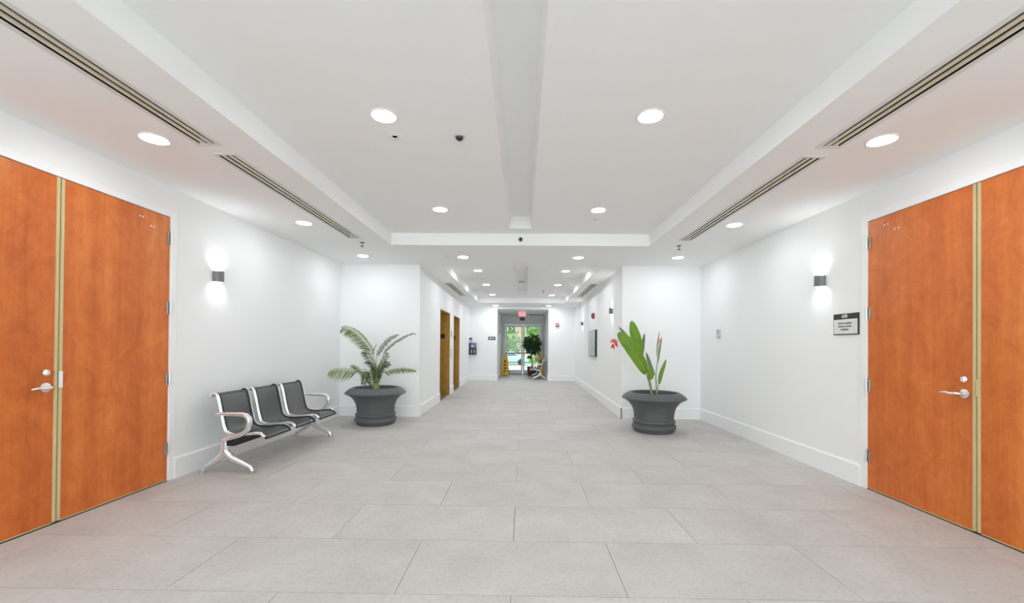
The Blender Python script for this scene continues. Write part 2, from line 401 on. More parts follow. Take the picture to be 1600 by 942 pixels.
# ------------------------------------------------------------------ baseboards
def base_profile(t): return [(0, 0), (t, 0), (t, 0.183), (t * .55, 0.2), (0, 0.2)]
def baseboard(name, lab, axis, at, a, b, sgn, k=None):
    bm = bmesh.new(); pr = [(at + sgn * u, v) for u, v in base_profile(0.017)]
    prism(bm, pr, axis, a, b)
    if k is not None: shear(bm, k)
    return tag(mk(name, bm, 'trim'), lab, 'baseboard', kind='structure')
baseboard('baseboard_left', 'tall white baseboard behind the waiting bench', 'y', XL, D1[1], Y0, 1)
baseboard('baseboard_right', 'tall white baseboard along the right lobby wall', 'y', XR, D2[1], Y0, -1)
baseboard('baseboard_front_left', 'white baseboard behind the palm planter', 'x', Y0, XL, CL + .017, -1)
baseboard('baseboard_front_right', 'white baseboard behind the flowering planter', 'x', Y0, CR - .017, XR, -1)
for n_, (a, b) in enumerate(seg):
    baseboard('baseboard_corridor_left', ('white baseboard before the first lift', 'short white baseboard between the two lifts', 'white baseboard beyond the second lift')[n_], 'y', CL, a - (.017 if n_ == 0 else 0), b if n_ < 2 else YE, 1, KL)
baseboard('baseboard_corridor_right', 'white baseboard along the right corridor wall', 'y', CR, Y0 - .017, YE, -1, KR)
baseboard('baseboard_end_left', 'white baseboard at the corridor end under the wall unit', 'x', YE, -2.0, EL + .017, -1)
baseboard('baseboard_end_right', 'white baseboard at the corridor end under the fire alarm', 'x', YE, ER - .017, 1.93, -1)
baseboard('baseboard_entry_left', 'white baseboard left of the glass doors', 'y', EL, YE, YV, 1)
baseboard('baseboard_entry_right', 'white baseboard right of the glass doors', 'y', ER, YE, YV, -1)

# ------------------------------------------------------------------ ceiling
SL, SR, SW = -2.303, 2.195, 0.065     # slot diffuser centre lines and half opening
TX0, TX1 = -1.922, 1.81               # raised ceiling
TRX0, TRX1 = -0.205, 0.108            # trough
SLOTY_L, SLOTY_R = [(-0.4, 3.015), (3.19, 5.67)], [(-0.4, 3.035), (3.21, 5.70)]
YT = 6.052; YM = 7.57
CX0, CX1, CY1 = -1.50, 1.385, 14.1
C2L, C2R = -1.755, 1.645; CS = (9.74, 12.25)
Z1 = 3.25
L = []
def soffit(x0, x1, xs, ys, y0, y1):
    L.append((x0, xs - SW, y0, y1, H, Z1)); L.append((xs + SW, x1, y0, y1, H, Z1))
    p = y0
    for a, b in ys:
        if a > p: L.append((xs - SW, xs + SW, p, a, H, Z1))
        p = b
    if p < y1: L.append((xs - SW, xs + SW, p, y1, H, Z1))
soffit(XL - .1, TX0, SL, SLOTY_L, YB, YT)
soffit(TX1, XR + .1, SR, SLOTY_R, YB, YT)
L.append((XL - .1, XR + .1, YT, YM, H, Z1)); L.append((TX0, TX1, YB, -3.2, H, Z1))
L += [(TX0, TRX0, -3.2, YT, HT, Z1), (TRX1, TX1, -3.2, YT, HT, Z1), (TRX0, TRX1, 5.79, YT, HT, Z1), (TRX0, TRX1, -3.2, -2.4, HT, Z1), (TRX0, TRX1, -2.4, 5.79, HV, Z1)]
soffit(-2.25, CX0, C2L, [CS], YM, CY1)
soffit(CX1, 2.25, C2R, [CS], YM, CY1)
L += [(CX0, TRX0, YM, CY1, HT, Z1), (TRX1, CX1, YM, CY1, HT, Z1), (TRX0, TRX1, YM, 8.0, HT, Z1), (TRX0, TRX1, 13.2, CY1, HT, Z1), (TRX0, TRX1, 8.0, 13.2, HV, Z1)]
L += [(-2.25, 2.25, CY1, YE + .05, H, Z1), (EL - .1, ER + .1, YE + .05, YV + .1, 2.65, Z1)]
bm = boxes(L)
for ya, yb in ((-2.4, 5.79), (8.0, 13.2)):     # sloped cheeks of the trough
    prism(bm, [(TRX0, HT), (TRX0 + .035, HV), (TRX0, HV)], 'y', ya, yb)
    prism(bm, [(TRX1, HT), (TRX1 - .02, HV), (TRX1, HV)], 'y', ya, yb)
structure('ceiling', bm, 'ceil', 'white plaster ceiling with raised panels, soffits and a centre trough')

# ------------------------------------------------------------------ slot diffusers
def slot(xc, ya, yb, lab, group='linear slot diffusers in the ceiling'):
    t = thing('slot_diffuser', lab, 'air vent', (xc, (ya + yb) / 2, H), 0, group)
    hl = (yb - ya) / 2; w = SW; fl = 0.026; e = 0.004
    bm = bmesh.new()
    bm_box(bm, -w - fl, -w + .004, -hl - fl, hl + fl, -e, 0.001); bm_box(bm, w - .004, w + fl, -hl - fl, hl + fl, -e, 0.001)
    bm_box(bm, -w + .004, w - .004, -hl - fl, -hl + .002, -e, 0.001); bm_box(bm, -w + .004, w - .004, hl - .002, hl + fl, -e, 0.001)
    mk('flange', bm, 'slotframe', t)
    mk('duct', boxes([(-w + .001, w - .001, -hl + .002, hl - .002, 0.075, 0.085)]), 'duct', t)
    lin = bmesh.new()
    for s in (-1, 1): bm_box(lin, s * w - .0015 * (s + 1) , s * w + .0015 * (1 - s), -hl + .002, hl - .002, 0.0, 0.08)
    mk('duct_liner', lin, 'duct', t)
    for s in (-1, 1):
        bm = bmesh.new(); c = s * 0.0252
        prism(bm, [(c - .0145, -.002), (c + .0145, -.002), (c + .0135, .006), (c - .0135, .006)], 'y', -hl + .002, hl - .002)
        mk('slat', bm, 'slotbar', t)
    return t
slot(SL, *SLOTY_L[0], 'long slot diffuser over the left double door, nearest the viewpoint')
slot(SL, *SLOTY_L[1], 'slot diffuser over the waiting bench, second on the left soffit')
slot(SR, *SLOTY_R[0], 'long slot diffuser over the right double door, nearest the viewpoint')
slot(SR, *SLOTY_R[1], 'slot diffuser over the right wall sconce, second on the right soffit')
slot(C2L, *CS, 'slot diffuser in the corridor soffit above the lift doors')
slot(C2R, *CS, 'slot diffuser in the corridor soffit above the wall board')

# ------------------------------------------------------------------ downlights
ring_pr = [(0.079, 0.001), (0.079, -0.004), (0.086, -0.007), (0.096, -0.004), (0.098, 0.001)]
dome_pr = [(0.0, -0.013), (0.03, -0.0125), (0.055, -0.010), (0.072, -0.006), (0.0795, -0.001)]
proto_light = {}
def downlight(x, y, z, lab, lens='lens'):
    if lens not in proto_light:
        t = thing('downlight', lab, 'downlight', (x, y, z), 0, 'round recessed ceiling downlights')
        mk('trim_ring', lathe(ring_pr, 40, cap=False), 'white', t, True)
        mk('lens', lathe(dome_pr, 40, cap=False), lens, t, True)
        proto_light[lens] = t
    else:
        t = copy_tree(proto_light[lens]); t.location = (x, y, z); t['label'] = lab
for x, s in ((-1.0, 'left'), (0.884, 'right')):
    downlight(x, 2.95, HT, f'large bright downlight nearest the viewpoint, {s} of the centre trough')
    downlight(x, 4.987, HT, f'second downlight {s} of the centre trough in the lobby')
    downlight(x + .01, 6.86, H, f'downlight in the crosswise soffit, {s} of the dark dome camera')
for x, s, d in ((-2.635, 'left', 'left double door'), (2.487, 'right', 'right double door')):
    downlight(x, 2.94, H, f'downlight beside the long diffuser above the {d}')
    downlight(x, 4.98, H, f'downlight beside the second diffuser on the {s} soffit')
    downlight(x + .01, 6.81, H, f'downlight above the planter in the {s} far corner of the lobby')
for x, s in ((-1.0, 'left'), (0.884, 'right')):          # unseen lamps added out of view to brighten the lobby
    downlight(x, 0.91, HT, f'added unseen raised ceiling downlight just behind the viewpoint, {s} of the trough')
    downlight(x, -1.13, HT, f'added unseen raised ceiling downlight nearest the added glazing, {s} of the trough')
for x, s in ((-2.635, 'left'), (2.487, 'right')):  # soffit lamps out of view, likewise added for more light
    downlight(x, 0.9, H, f'added unseen soffit downlight on the {s}, over the near door leaf')
    downlight(x, -1.14, H, f'added unseen soffit downlight on the {s}, nearest the added glazing')
for x, s in ((-0.985, 'left'), (0.91, 'right')):
    for y, wd in ((9.05, 'first'), (11.1, 'second'), (13.31, 'third')):
        downlight(x, y, HT, f'{wd} downlight of the corridor\'s {s} row, counted from the lobby', 'corridorlens')
    downlight(x, 15.05, H, f'farthest downlight of the {s} row, at the corner before the glass doors', 'corridorlens')

# ------------------------------------------------------------------ small ceiling fittings
def sprinkler(x, y, z, lab):
    t = thing('sprinkler_head', lab, 'sprinkler', (x, y, z), 0, 'ceiling sprinkler heads')
    mk('escutcheon', lathe([(0.0, 0.001), (.032, 0.001), (.032, -.004), (.012, -.01), (0, -.01)], 20), 'dark', t, True)
    mk('body', lathe([(0, -.05), (.009, -.05), (.009, -.008), (0, -.008)], 12), 'steel', t, True)
    mk('deflector', lathe([(0, -.058), (.024, -.058), (.024, -.053), (0, -.053)], 16), 'dark', t, True)
sprinkler(-2.3, 5.93, H, 'dark sprinkler head at the end of the left diffuser')
sprinkler(2.223, 6.02, H, 'dark sprinkler head at the end of the right diffuser')
sprinkler(0.585, 12.25, HT, 'small dark sprinkler head in the corridor ceiling, right of the trough')
def disc(name, x, y, z, r, lab, cat, m='white', h=.005):
    t = thing(name, lab, cat, (x, y, z))
    mk('cover', lathe([(0, -h), (r * .8, -h), (r, -h * .4), (r, .001), (0, .001)], 32), m, t, True)
    mk('rim_gap', lathe([(r * .35, -h - .0006), (r * .35, -h - .003), (r * .42, -h - .003), (r * .42, -h - .0006)], 24), 'white', t, True)
    return t
disc('smoke_detector', -1.008, 3.234, HT, .058, 'flat white ceiling disc behind the near left downlight', 'detector')
disc('smoke_detector', 0.907, 5.337, HT, .05, 'flat white ceiling disc behind the second right downlight', 'detector')
disc('smoke_detector', -1.262, 6.79, H, .05, 'flat white ceiling disc left of a crosswise soffit downlight', 'detector')
disc('smoke_detector', 0.533, 8.515, HT, .045, 'small pale ceiling disc at the start of the corridor ceiling', 'detector')
disc('smoke_detector', -0.05, 11.6, HV, .09, 'round detector inside the corridor ceiling trough', 'detector', 'grey', .03)
def dome(name, loc, rot, r, lab):
    t = thing(name, lab, 'camera', loc); t.rotation_euler = rot
    mk('mount', lathe([(0, .001), (r * 1.35, .001), (r * 1.35, -.008), (r * 1.1, -.014), (0, -.014)], 28), 'grey', t, True)
    pr = [(r * math.sin(a), -.014 - r * .9 * math.cos(a)) for a in [i * PI / 16 for i in range(9)]]
    mk('dome', lathe(pr, 28, cap=False), 'smoked', t, True)
dome('dome_camera', (-0.505, 3.232, HT), (0, 0, 0), .03, 'dark dome camera on the raised ceiling left of the trough')
dome('dome_camera', (-0.045, YT, 2.82), (-PI / 2, 0, 0), .026, 'small dark dome camera on the soffit face under the trough end')

# ------------------------------------------------------------------ double doors
def double_door(n, xw, sgn, hinge_y, seam_y, far_y, lever_leaf, label):
    """sgn +1: left wall (faces +x). Leaves lie in the wall plane. hinge_y is the far hinge line."""
    t = thing(f'door_{n}', label, 'door', (xw, seam_y, 0), 0, kind='structure')
    X = lambda d: sgn * d                      # depth towards the room
    def bx(x0, x1, y0, y1, z0, z1): return (min(X(x0), X(x1)), max(X(x0), X(x1)), min(y0, y1) - seam_y, max(y0, y1) - seam_y, z0, z1)
    fo = .07
    near = far_y - fo; far = hinge_y + fo; top = 2.447
    mk('door_frame', boxes([bx(-.12, .012, far - fo + .003, far + .002, 0, top + fo), bx(-.12, .012, near - .002, near + fo - .003, 0, top + fo), bx(-.12, .012, near + fo - .003, far - fo + .003, top + .004, top + fo)], .003), 'trim', t)
    st = .026
    for k, (a, b) in enumerate(((seam_y + st + .0, hinge_y - .001), (far_y + .001, seam_y - st))):
        lf = mk('leaf', boxes([bx(-.045, 0, a, b, .012, top)], .0015), 'wood', t)
        mk('door_sweep', boxes([bx(-.03, .0012, a + .002, b - .002, .006, .015)]), 'beige', lf)
        plugs = ((.305, 2.371), (.277, 2.371), (.199, 2.314), (.172, 2.314)) if n == 1 else ((.171, 2.37), (.208, 2.37), (.273, 2.31), (.31, 2.31))
        for yy, zz in plugs:
            yp = hinge_y - yy if k == 0 else far_y + yy
            bm = lathe([(0, 0), (.007, 0), (.007, .002), (0, .002)], 12)
            mk('screw_plug', xform(bm, Matrix.Translation((0, yp - seam_y, zz)) @ Matrix.Rotation(sgn * PI / 2, 4, 'Y')), 'white', lf)
    for a, b in ((seam_y + .0035, seam_y + st), (seam_y - st, seam_y - .0035)):
        bm = boxes([bx(-.045, .003, a, b, .014, top)], .001)
        bm_box(bm, *bx(.003, .006, a + (b - a) * .15, a + (b - a) * .62, .014, top))
        mk('astragal', bm, 'beige', t)
    mk('meeting_seal', boxes([bx(-.04, -.006, seam_y - .0036, seam_y + .0036, .014, top)]), 'seam', t)
    mk('threshold', boxes([bx(-.05, .004, far_y, hinge_y, 0, .008)]), 'black', t)  # black strip stands in for the shade in the gap under the leaves
    mk('backing', boxes([bx(-.075, -.05, far_y, hinge_y, 0, top)]), 'black', t)
    for z in (2.255, 1.61, .947, .302):
        for yh, s in ((hinge_y, 1), (far_y, -1)):
            h = mk('hinge', boxes([bx(.0, .014, yh - .03 if s > 0 else yh, yh if s > 0 else yh + .03, z - .057, z + .057)][:0] + [bx(.0005, .004, yh - s * .028, yh - s * .002, z - .056, z + .056), bx(.0125, .015, yh + s * .002, yh + s * .014, z - .056, z + .056)]), 'steel', t)
            bm = bmesh.new(); tube(bm, [(X(.017), yh - seam_y, z - .058), (X(.017), yh - seam_y, z + .058)], .0075, 10)
            mk('hinge_knuckle', bm, 'nickel', h, True)
    ly, d = lever_leaf                          # lock on this leaf, lever pointing away from the seam in direction d
    rosem = Matrix.Translation((0, ly - seam_y, .965)) @ Matrix.Rotation(sgn * PI / 2, 4, 'Y')
    lv = mk('lever_handle', xform(lathe([(0, 0), (.033, 0), (.033, .006), (.026, .011), (0, .011)], 32), rosem), 'nickel', t, True)
    bm = bmesh.new()
    pts = catmull([(X(.008), ly - seam_y, .965), (X(.035), ly - seam_y, .965), (X(.055), ly - seam_y + d * .012, .966), (X(.06), ly - seam_y + d * .045, .962), (X(.058), ly - seam_y + d * .085, .968), (X(.052), ly - seam_y + d * .125, .962)], 6)
    tube(bm, pts, [.011, .011, .011, .0105, .0085, .006], 12)
    mk('lever', bm, 'nickel', lv, True)
    dbm = Matrix.Translation((0, ly - seam_y, 1.068)) @ Matrix.Rotation(sgn * PI / 2, 4, 'Y')
    db = mk('deadbolt', xform(lathe([(0, 0), (.023, 0), (.023, .009), (.017, .015), (0, .015)], 28), dbm), 'nickel', t, True)
    mk('thumb_turn', boxes([bx(.015, .03, ly - .005, ly + .005, 1.052, 1.084)], .002), 'nickel', db)
    sy = seam_y - d * .012
    mk('strike_plate', boxes([bx(.0062, .009, sy - .013, sy + .013, .955, 1.075)], .001), 'white' if n == 1 else 'beige', t)
    return t
double_door(1, XL, 1, 3.854, 2.931, 2.005, (2.853, -1), 'orange wooden double door in the left lobby wall')
double_door(2, XR, -1, 3.891, 2.967, 2.035, (3.047, 1), 'orange wooden double door in the right lobby wall')

# ------------------------------------------------------------------ wall sconces
def sconce(x, y, sgn, lab, r=0.053, hgt=0.115):
    t = thing('wall_sconce', lab, 'wall light', (x, y, 1.995), 0, 'up and down wall sconces')
    n = 20
    outer = [(sgn * r * 1.35 * math.sin(a), -r * 1.15 * math.cos(a)) for a in [PI * i / n for i in range(n + 1)]]
    inner = [(sgn * (.004 + (r - .006) * 1.3 * math.sin(a)), -(r - .005) * 1.1 * math.cos(a)) for a in [PI * i / n for i in range(n + 1)]]
    bm = bmesh.new(); zs = (-hgt / 2, hgt / 2)
    vo = [[bm.verts.new((p[0], p[1], z)) for p in outer] for z in zs]; vi = [[bm.verts.new((p[0], p[1], z)) for p in inner] for z in zs]
    for i in range(n):
        bm.faces.new((vo[0][i], vo[0][i + 1], vo[1][i + 1], vo[1][i])); bm.faces.new((vi[0][i], vi[0][i + 1], vi[1][i + 1], vi[1][i]))
        for k in (0, 1): bm.faces.new((vo[k][i], vo[k][i + 1], vi[k][i + 1], vi[k][i]))
    for k in (0, n): bm.faces.new((vo[0][k], vo[1][k], vi[1][k], vi[0][k]))
    mk('shade', bm, 'bronze', t, True)
    mk('back_plate', boxes([(min(0, sgn * .004), max(0, sgn * .004), -r * 1.1, r * 1.1, -hgt / 2 + .002, hgt / 2 - .002)]), 'bronze', t)
    for s in (-1, 1):
        bm = bmesh.new()
        prism(bm, [(p[0] * .9 + sgn * .005, p[1] * .88) for p in inner], 'z', s * (hgt / 2 - .046), s * (hgt / 2 - .04))
        mk('lamp_lens', bm, 'sconcelens', t)
sconce(XL, 4.455, 1, 'dark wall sconce between the left double door and the bench')
sconce(XR, 4.49, -1, 'grey wall sconce above the black framed sign on the right wall')
xr = lambda y: CR + (y - Y0) * KR
sconce(xr(8.45), 8.45, -1, 'wall sconce on the corridor wall nearest the flowering plant', .047)
sconce(xr(13.2), 13.2, -1, 'farthest wall sconce, on the corridor wall beyond the board', .05)

# ------------------------------------------------------------------ signs and wall devices
def wall_panel(name, lab, cat, loc, rot):
    t = thing(name, lab, cat, loc); t.rotation_euler = rot; return t       # local: x right, z up, -y out of the wall
t = wall_panel('door_sign', 'black framed sign with pale insert beside the right double door', 'sign', (XR, 4.147, 1.522), (0, 0, -PI / 2))
# facing -x: local -y -> world -x
mk('frame', boxes([(-.158, .158, -.012, 0, -.104, .104)], .002), 'signblack', t)
mk('insert', boxes([(-.150, .150, -.0135, -.011, -.095, .048)]), 'signwhite', t)
rotx = Matrix.Rotation(PI / 2, 4, 'X')
mk('lettering', xform(text_bm('608', .05), Matrix.Translation((-.01, -.0135, .077)) @ rotx), 'white', t)
for i, s in enumerate(('LIGHT & LABOR', 'WAGE & HOUR', 'DIVISION')):
    mk('lettering', xform(text_bm(s, .024), Matrix.Translation((-.008, -.0145, .008 - i * .031)) @ rotx), 'ink', t)
t = wall_panel('thermostat', 'small pale grey thermostat on the right lobby wall', 'thermostat', (XR, 6.81, 1.51), (0, 0, -PI / 2))
mk('cover', boxes([(-.045, .045, -.028, 0, -.075, .065)], .006), 'grey', t)
mk('display', boxes([(-.03, .03, -.031, -.027, .015, .05)], .001), mat('grey_display', (0.33, 0.33, 0.34), 0.3), t)

aL = math.atan(-KL); aR = math.atan(KR)
xl = lambda y: CL + (y - Y0) * KL
t = wall_panel('wall_board', 'grey wall board with dark edge on the right corridor wall', 'board', (xr(10.97), 10.97, 1.367), (0, 0, -PI / 2 - aR))
mk('frame', boxes([(-.61, .61, -.05, 0, -.335, .335)], .004), 'signblack', t)
for i in range(4):
    mk('panel', boxes([(-.595 + i * .2985, -.595 + (i + 1) * .2985 - .006, -.055, -.048, -.32, .32)], .002), 'steel' if i == 3 else mat('grey_green_board_panel', (.42 - .03 * i, .43 - .03 * i, .38 - .02 * i), .3), t)
t = wall_panel('fire_strobe', 'red fire strobe high on the corridor wall above the board', 'alarm', (xr(10.85), 10.85, 2.075), (0, 0, -PI / 2 - aR))
mk('housing', boxes([(-.065, .065, -.055, 0, -.07, .07)], .006), 'red', t)
mk('strobe_lens', boxes([(-.03, .03, -.075, -.05, -.05, .05)], .006), 'smoked', t)
t = wall_panel('fire_alarm', 'red fire alarm on the white wall at the corridor end', 'alarm', (1.262, YE, 2.075), (0, 0, 0))
mk('housing', boxes([(-.06, .06, -.05, 0, -.06, .06)], .006), 'red', t)
mk('strobe_lens', boxes([(-.036, .036, -.066, -.045, -.022, .022)], .005), 'white', t)
t = wall_panel('room_sign', 'small black sign with white marks left of the entry bay', 'sign', (-1.155, YE, 1.56), (0, 0, 0))
mk('plate', boxes([(-.13, .13, -.012, 0, -.058, .058)], .003), 'signblack', t)
mk('white_mark', boxes([(-.085, -.01, -.014, -.011, -.025, .025)], .002), 'white', t)
mk('white_mark', boxes([(.03, .075, -.014, -.011, -.03, .03)], .002), 'white', t)
t = wall_panel('wall_unit', 'small wall unit with blue and black panels in the corridor corner', 'wall unit', (-1.865, YE, 1.165), (0, 0, 0))
mk('housing', boxes([(-.14, .14, -.10, 0, -.215, .215)], .008), 'dark', t)
up_ = mk('upper_panel', boxes([(-.05, .135, -.115, -.099, .03, .205)], .004), 'blue', t); up_['label'] = 'blue violet upper panel'
mk('white_patch', boxes([(-.04, .04, -.118, -.114, .08, .12)], .001), 'white', up_)
lo = mk('lower_panel', boxes([(-.13, .135, -.115, -.099, -.205, .02)], .004), 'signblack', t); lo['label'] = 'black lower panel'
for x in (-.03, .075): mk('pale_mark', boxes([(x - .018, x + .018, -.118, -.114, -.16, -.03)], .002), 'grey', lo)
mk('shelf', boxes([(-.15, .15, -.13, 0, -.245, -.218)], .006), 'grey', t)
bm = bmesh.new(); tube(bm, [(-.04, -.02, .2), (-.04, -.02, .36)], .012, 10); mk('conduit', bm, 'steel', t, True)
mk('conduit_box', boxes([(-.145, -.025, -.05, 0, .345, .40)], .004), 'signblack', t)

# ------------------------------------------------------------------ lifts
def lift(n, ya, yb, lab):
    xa, xb_ = xl(ya), xl(yb)
    t = thing(f'door_{n}', lab, 'lift door', (xl((ya + yb) / 2), (ya + yb) / 2, 0), aL, kind='structure')
    hl = (yb - ya) / 2
    mk('door_panel', boxes([(-.36, -.325, -hl + .02, -.002, .005, LZ - .01)]), 'brass', t)
    mk('door_panel', boxes([(-.36, -.325, .002, hl - .02, .005, LZ - .01)]), 'brass', t)
    for s in (-1, 1):
        j = mk('jamb', boxes([(-.36, .003, s * hl - .025 if s > 0 else -hl, hl if s > 0 else -hl + .025, 0.0, LZ)], .003), 'brass', t)
        if s > 0:
            p = mk('floor_plate', boxes([(-.235, -.125, hl - .031, hl - .025, 1.46, 1.58)], .002), 'signblack', j)
    mk('header', boxes([(-.36, .003, -hl, hl, LZ - .03, LZ)], .003), 'brass', t)
    mk('sill', boxes([(-.36, .0, -hl + .025, hl - .025, 0.0, .004)]), 'steel', t)
lift(3, *LIFT[0], 'golden brown lift opening nearest the lobby')
lift(4, *LIFT[1], 'second golden brown lift opening, beyond the first')
t = wall_panel('lift_indicator', 'narrow steel indicator on the wall strip between the lifts', 'lift panel', (xl(11.2), 11.2, 1.585), (0, 0, PI / 2 + aL))
mk('plate', boxes([(-.055, .055, -.008, 0, -.1, .1)], .002), 'steel', t)
mk('display', boxes([(-.035, .035, -.011, -.007, -.06, .06)], .001), 'dark', t)
t = wall_panel('lift_call_panel', 'steel call button panel below the indicator between the lifts', 'lift panel', (xl(11.2), 11.2, 1.06), (0, 0, PI / 2 + aL))
mk('plate', boxes([(-.055, .055, -.008, 0, -.13, .13)], .002), 'steel', t)
for z in (.04, -.04): mk('button', xform(lathe([(0, 0), (.02, 0), (.02, .005), (0, .005)], 20), Matrix.Translation((0, -.008, z)) @ Matrix.Rotation(PI / 2, 4, 'X')), 'white', t)

# ------------------------------------------------------------------ waiting bench
PROF = [(-3.135, .742), (-3.12, .768), (-3.092, .775), (-3.066, .752), (-3.045, .68), (-3.02, .56), (-2.995, .45), (-2.972, .398), (-2.925, .372), (-2.86, .366), (-2.76, .372), (-2.67, .382), (-2.62, .374), (-2.58, .345)]
def bench(lab, group):
    """built facing +x with its back at x=0 (wall side), along y, origin at its near end on the floor"""
    ox, oy = -3.20, 4.125
    t = thing('waiting_bench', lab, 'bench', (0, 0, 0), 0, group)
    prof = catmull([(x - ox, 0, z) for x, z in PROF], 4)
    for a, b in ((.045, .525), (.615, 1.085), (1.165, 1.645)):
        bm = bmesh.new(); uvl = bm.loops.layers.uv.new('UVMap'); s = 0.0; rows = []
        nv = 6
        for i, p in enumerate(prof):
            if i: s += (p - prof[i - 1]).length
            rows.append([(bm.verts.new((p.x, a + .012 + (b - a - .024) * k / nv, p.z)), ((b - a) * k / nv, s)) for k in range(nv + 1)])
        for r0, r1 in zip(rows, rows[1:]):
            for k in range(nv):
                q = (r0[k], r0[k + 1], r1[k + 1], r1[k]); f = bm.faces.new([v[0] for v in q])
                for l, v in zip(f.loops, q): l[uvl].uv = v[1]
        seat = mk('seat', bm, 'mesh', t, True)
        for y in (a + .011, b - .011):
            bm = bmesh.new(); tube(bm, prof, .0155, 8, 1.0, (0, 1, 0)); 
            for v in bm.verts: v.co.y += y
            mk('edge_trim', bm, 'chrome', seat, True)
            bm = bmesh.new(); yy = y + (.019 if y < (a + b) / 2 else -.019)
            pp = [p + Vector((.004, 0, .003)) for p in prof[2:]]
            tube(bm, pp, .0105, 6, 1.0, (0, 1, 0))
            for v in bm.verts: v.co.y += yy
            mk('black_edge', bm, 'black', seat, True)
        bm = bmesh.new()
        tube(bm, [(prof[i].x + .003, a + .02, prof[i].z - .014) for i in (-1,)] + [(prof[-1].x + .003, b - .02, prof[-1].z - .014)], .012, 10)
        mk('front_rail', bm, 'black', seat, True)
    mk('beam', boxes([(.255, .365, -.02, 1.72, .268, .342)], .006), 'black', t)
    for y in (0.0, 1.69):
        lg = bmesh.new()
        tube(lg, catmull([(.255, y, .345), (.256, y, .27), (.262, y, .21), (.33, y, .145), (.43, y, .095), (.505, y, .058), (.53, y, .018)], 5), [.040, .040, .040, .034, .027, .023, .019], 12, 0.75, (0, 1, 0))
        tube(lg, catmull([(.262, y, .30), (.258, y, .24), (.235, y, .185), (.17, y, .125), (.095, y, .078), (.045, y, .045), (.032, y, .018)], 5), [.036, .040, .038, .033, .027, .022, .019], 12, 0.75, (0, 1, 0))
        lo_ = mk('leg', lg, 'chrome', t, True)
        for x in (.53, .032):
            mk('foot_pad', xform(lathe([(0, 0), (.035, 0), (.035, .008), (.018, .015), (.012, .02), (0, .02)], 20), Matrix.Translation((x, y, 0))), 'steel', lo_, True)
        bm = bmesh.new()
        tube(bm, catmull([(.165, y, .578), (.24, y, .581), (.34, y, .580), (.42, y, .578), (.468, y, .563), (.495, y, .525), (.494, y, .475), (.47, y, .425), (.42, y, .385), (.36, y, .358), (.29, y, .338), (.25, y, .325)], 5), [.015, .019, .021, .024, .026, .025, .023, .023, .025, .027], 12, 1.2, (0, 1, 0))
        mk('armrest', bm, 'chrome', t, True)
    return t
b1 = bench('three seat chrome and black mesh bench along the left lobby wall', 'chrome waiting benches')
b1.location = (-3.20, 4.125, 0)
b2 = copy_tree(b1); b2['label'] = 'far chrome bench half hidden in the bay beside the glass doors'
b2.location = (ER - .02, 17.72, 0); b2.rotation_euler = (0, 0, PI)

# ------------------------------------------------------------------ planters
POT = [(.275, 0), (.296, .012), (.300, .03), (.304, .04), (.322, .058), (.328, .082), (.322, .104), (.300, .118), (.296, .128), (.306, .138), (.318, .156), (.312, .174), (.292, .188), (.292, .21), (.296, .27), (.308, .33), (.332, .385), (.37, .435), (.42, .475), (.468, .495), (.478, .505), (.472, .518), (.44, .55), (.40, .578), (.365, .592), (.345, .594), (.332, .585), (.325, .55), (.322, .43)]
def planter(t):
    p = mk('planter', lathe(POT, 64, cap=False), 'pot', t, 30)
    mk('soil', lathe([(0, .475), (.15, .48), (.321, .465), (.321, .43), (0, .43)], 40), 'soil', t, True)
    return p
def blade(bm, spine, width, prof=None, normal=(0, -1, 0), fold=.25, n=14, across=2):
    """leaf blade along spine, widths in metres across the direction (normal x tangent)"""
    sp = catmull(spine, max(2, n // max(1, len(spine) - 1)))
    N = len(sp); rows = []
    nrm = Vector(normal).normalized()
    for i, p in enumerate(sp):
        tg = (sp[min(i + 1, N - 1)] - sp[max(i - 1, 0)]).normalized()
        sd = nrm.cross(tg).normalized(); up_n = tg.cross(sd).normalized()
        f = i / (N - 1)
        w = width * .5 * (prof(f) if prof else math.sin(PI * min(1, f * .97 + .03)) ** .7)
        row = []
        for k in range(-across, across + 1):
            u = k / across
            row.append(bm.verts.new(p + sd * w * u + up_n * (abs(u) * w * fold)))
        rows.append(row)
    for a, b in zip(rows, rows[1:]):
        for k in range(2 * across): bm.faces.new((a[k], a[k + 1], b[k + 1], b[k]))
    return bm

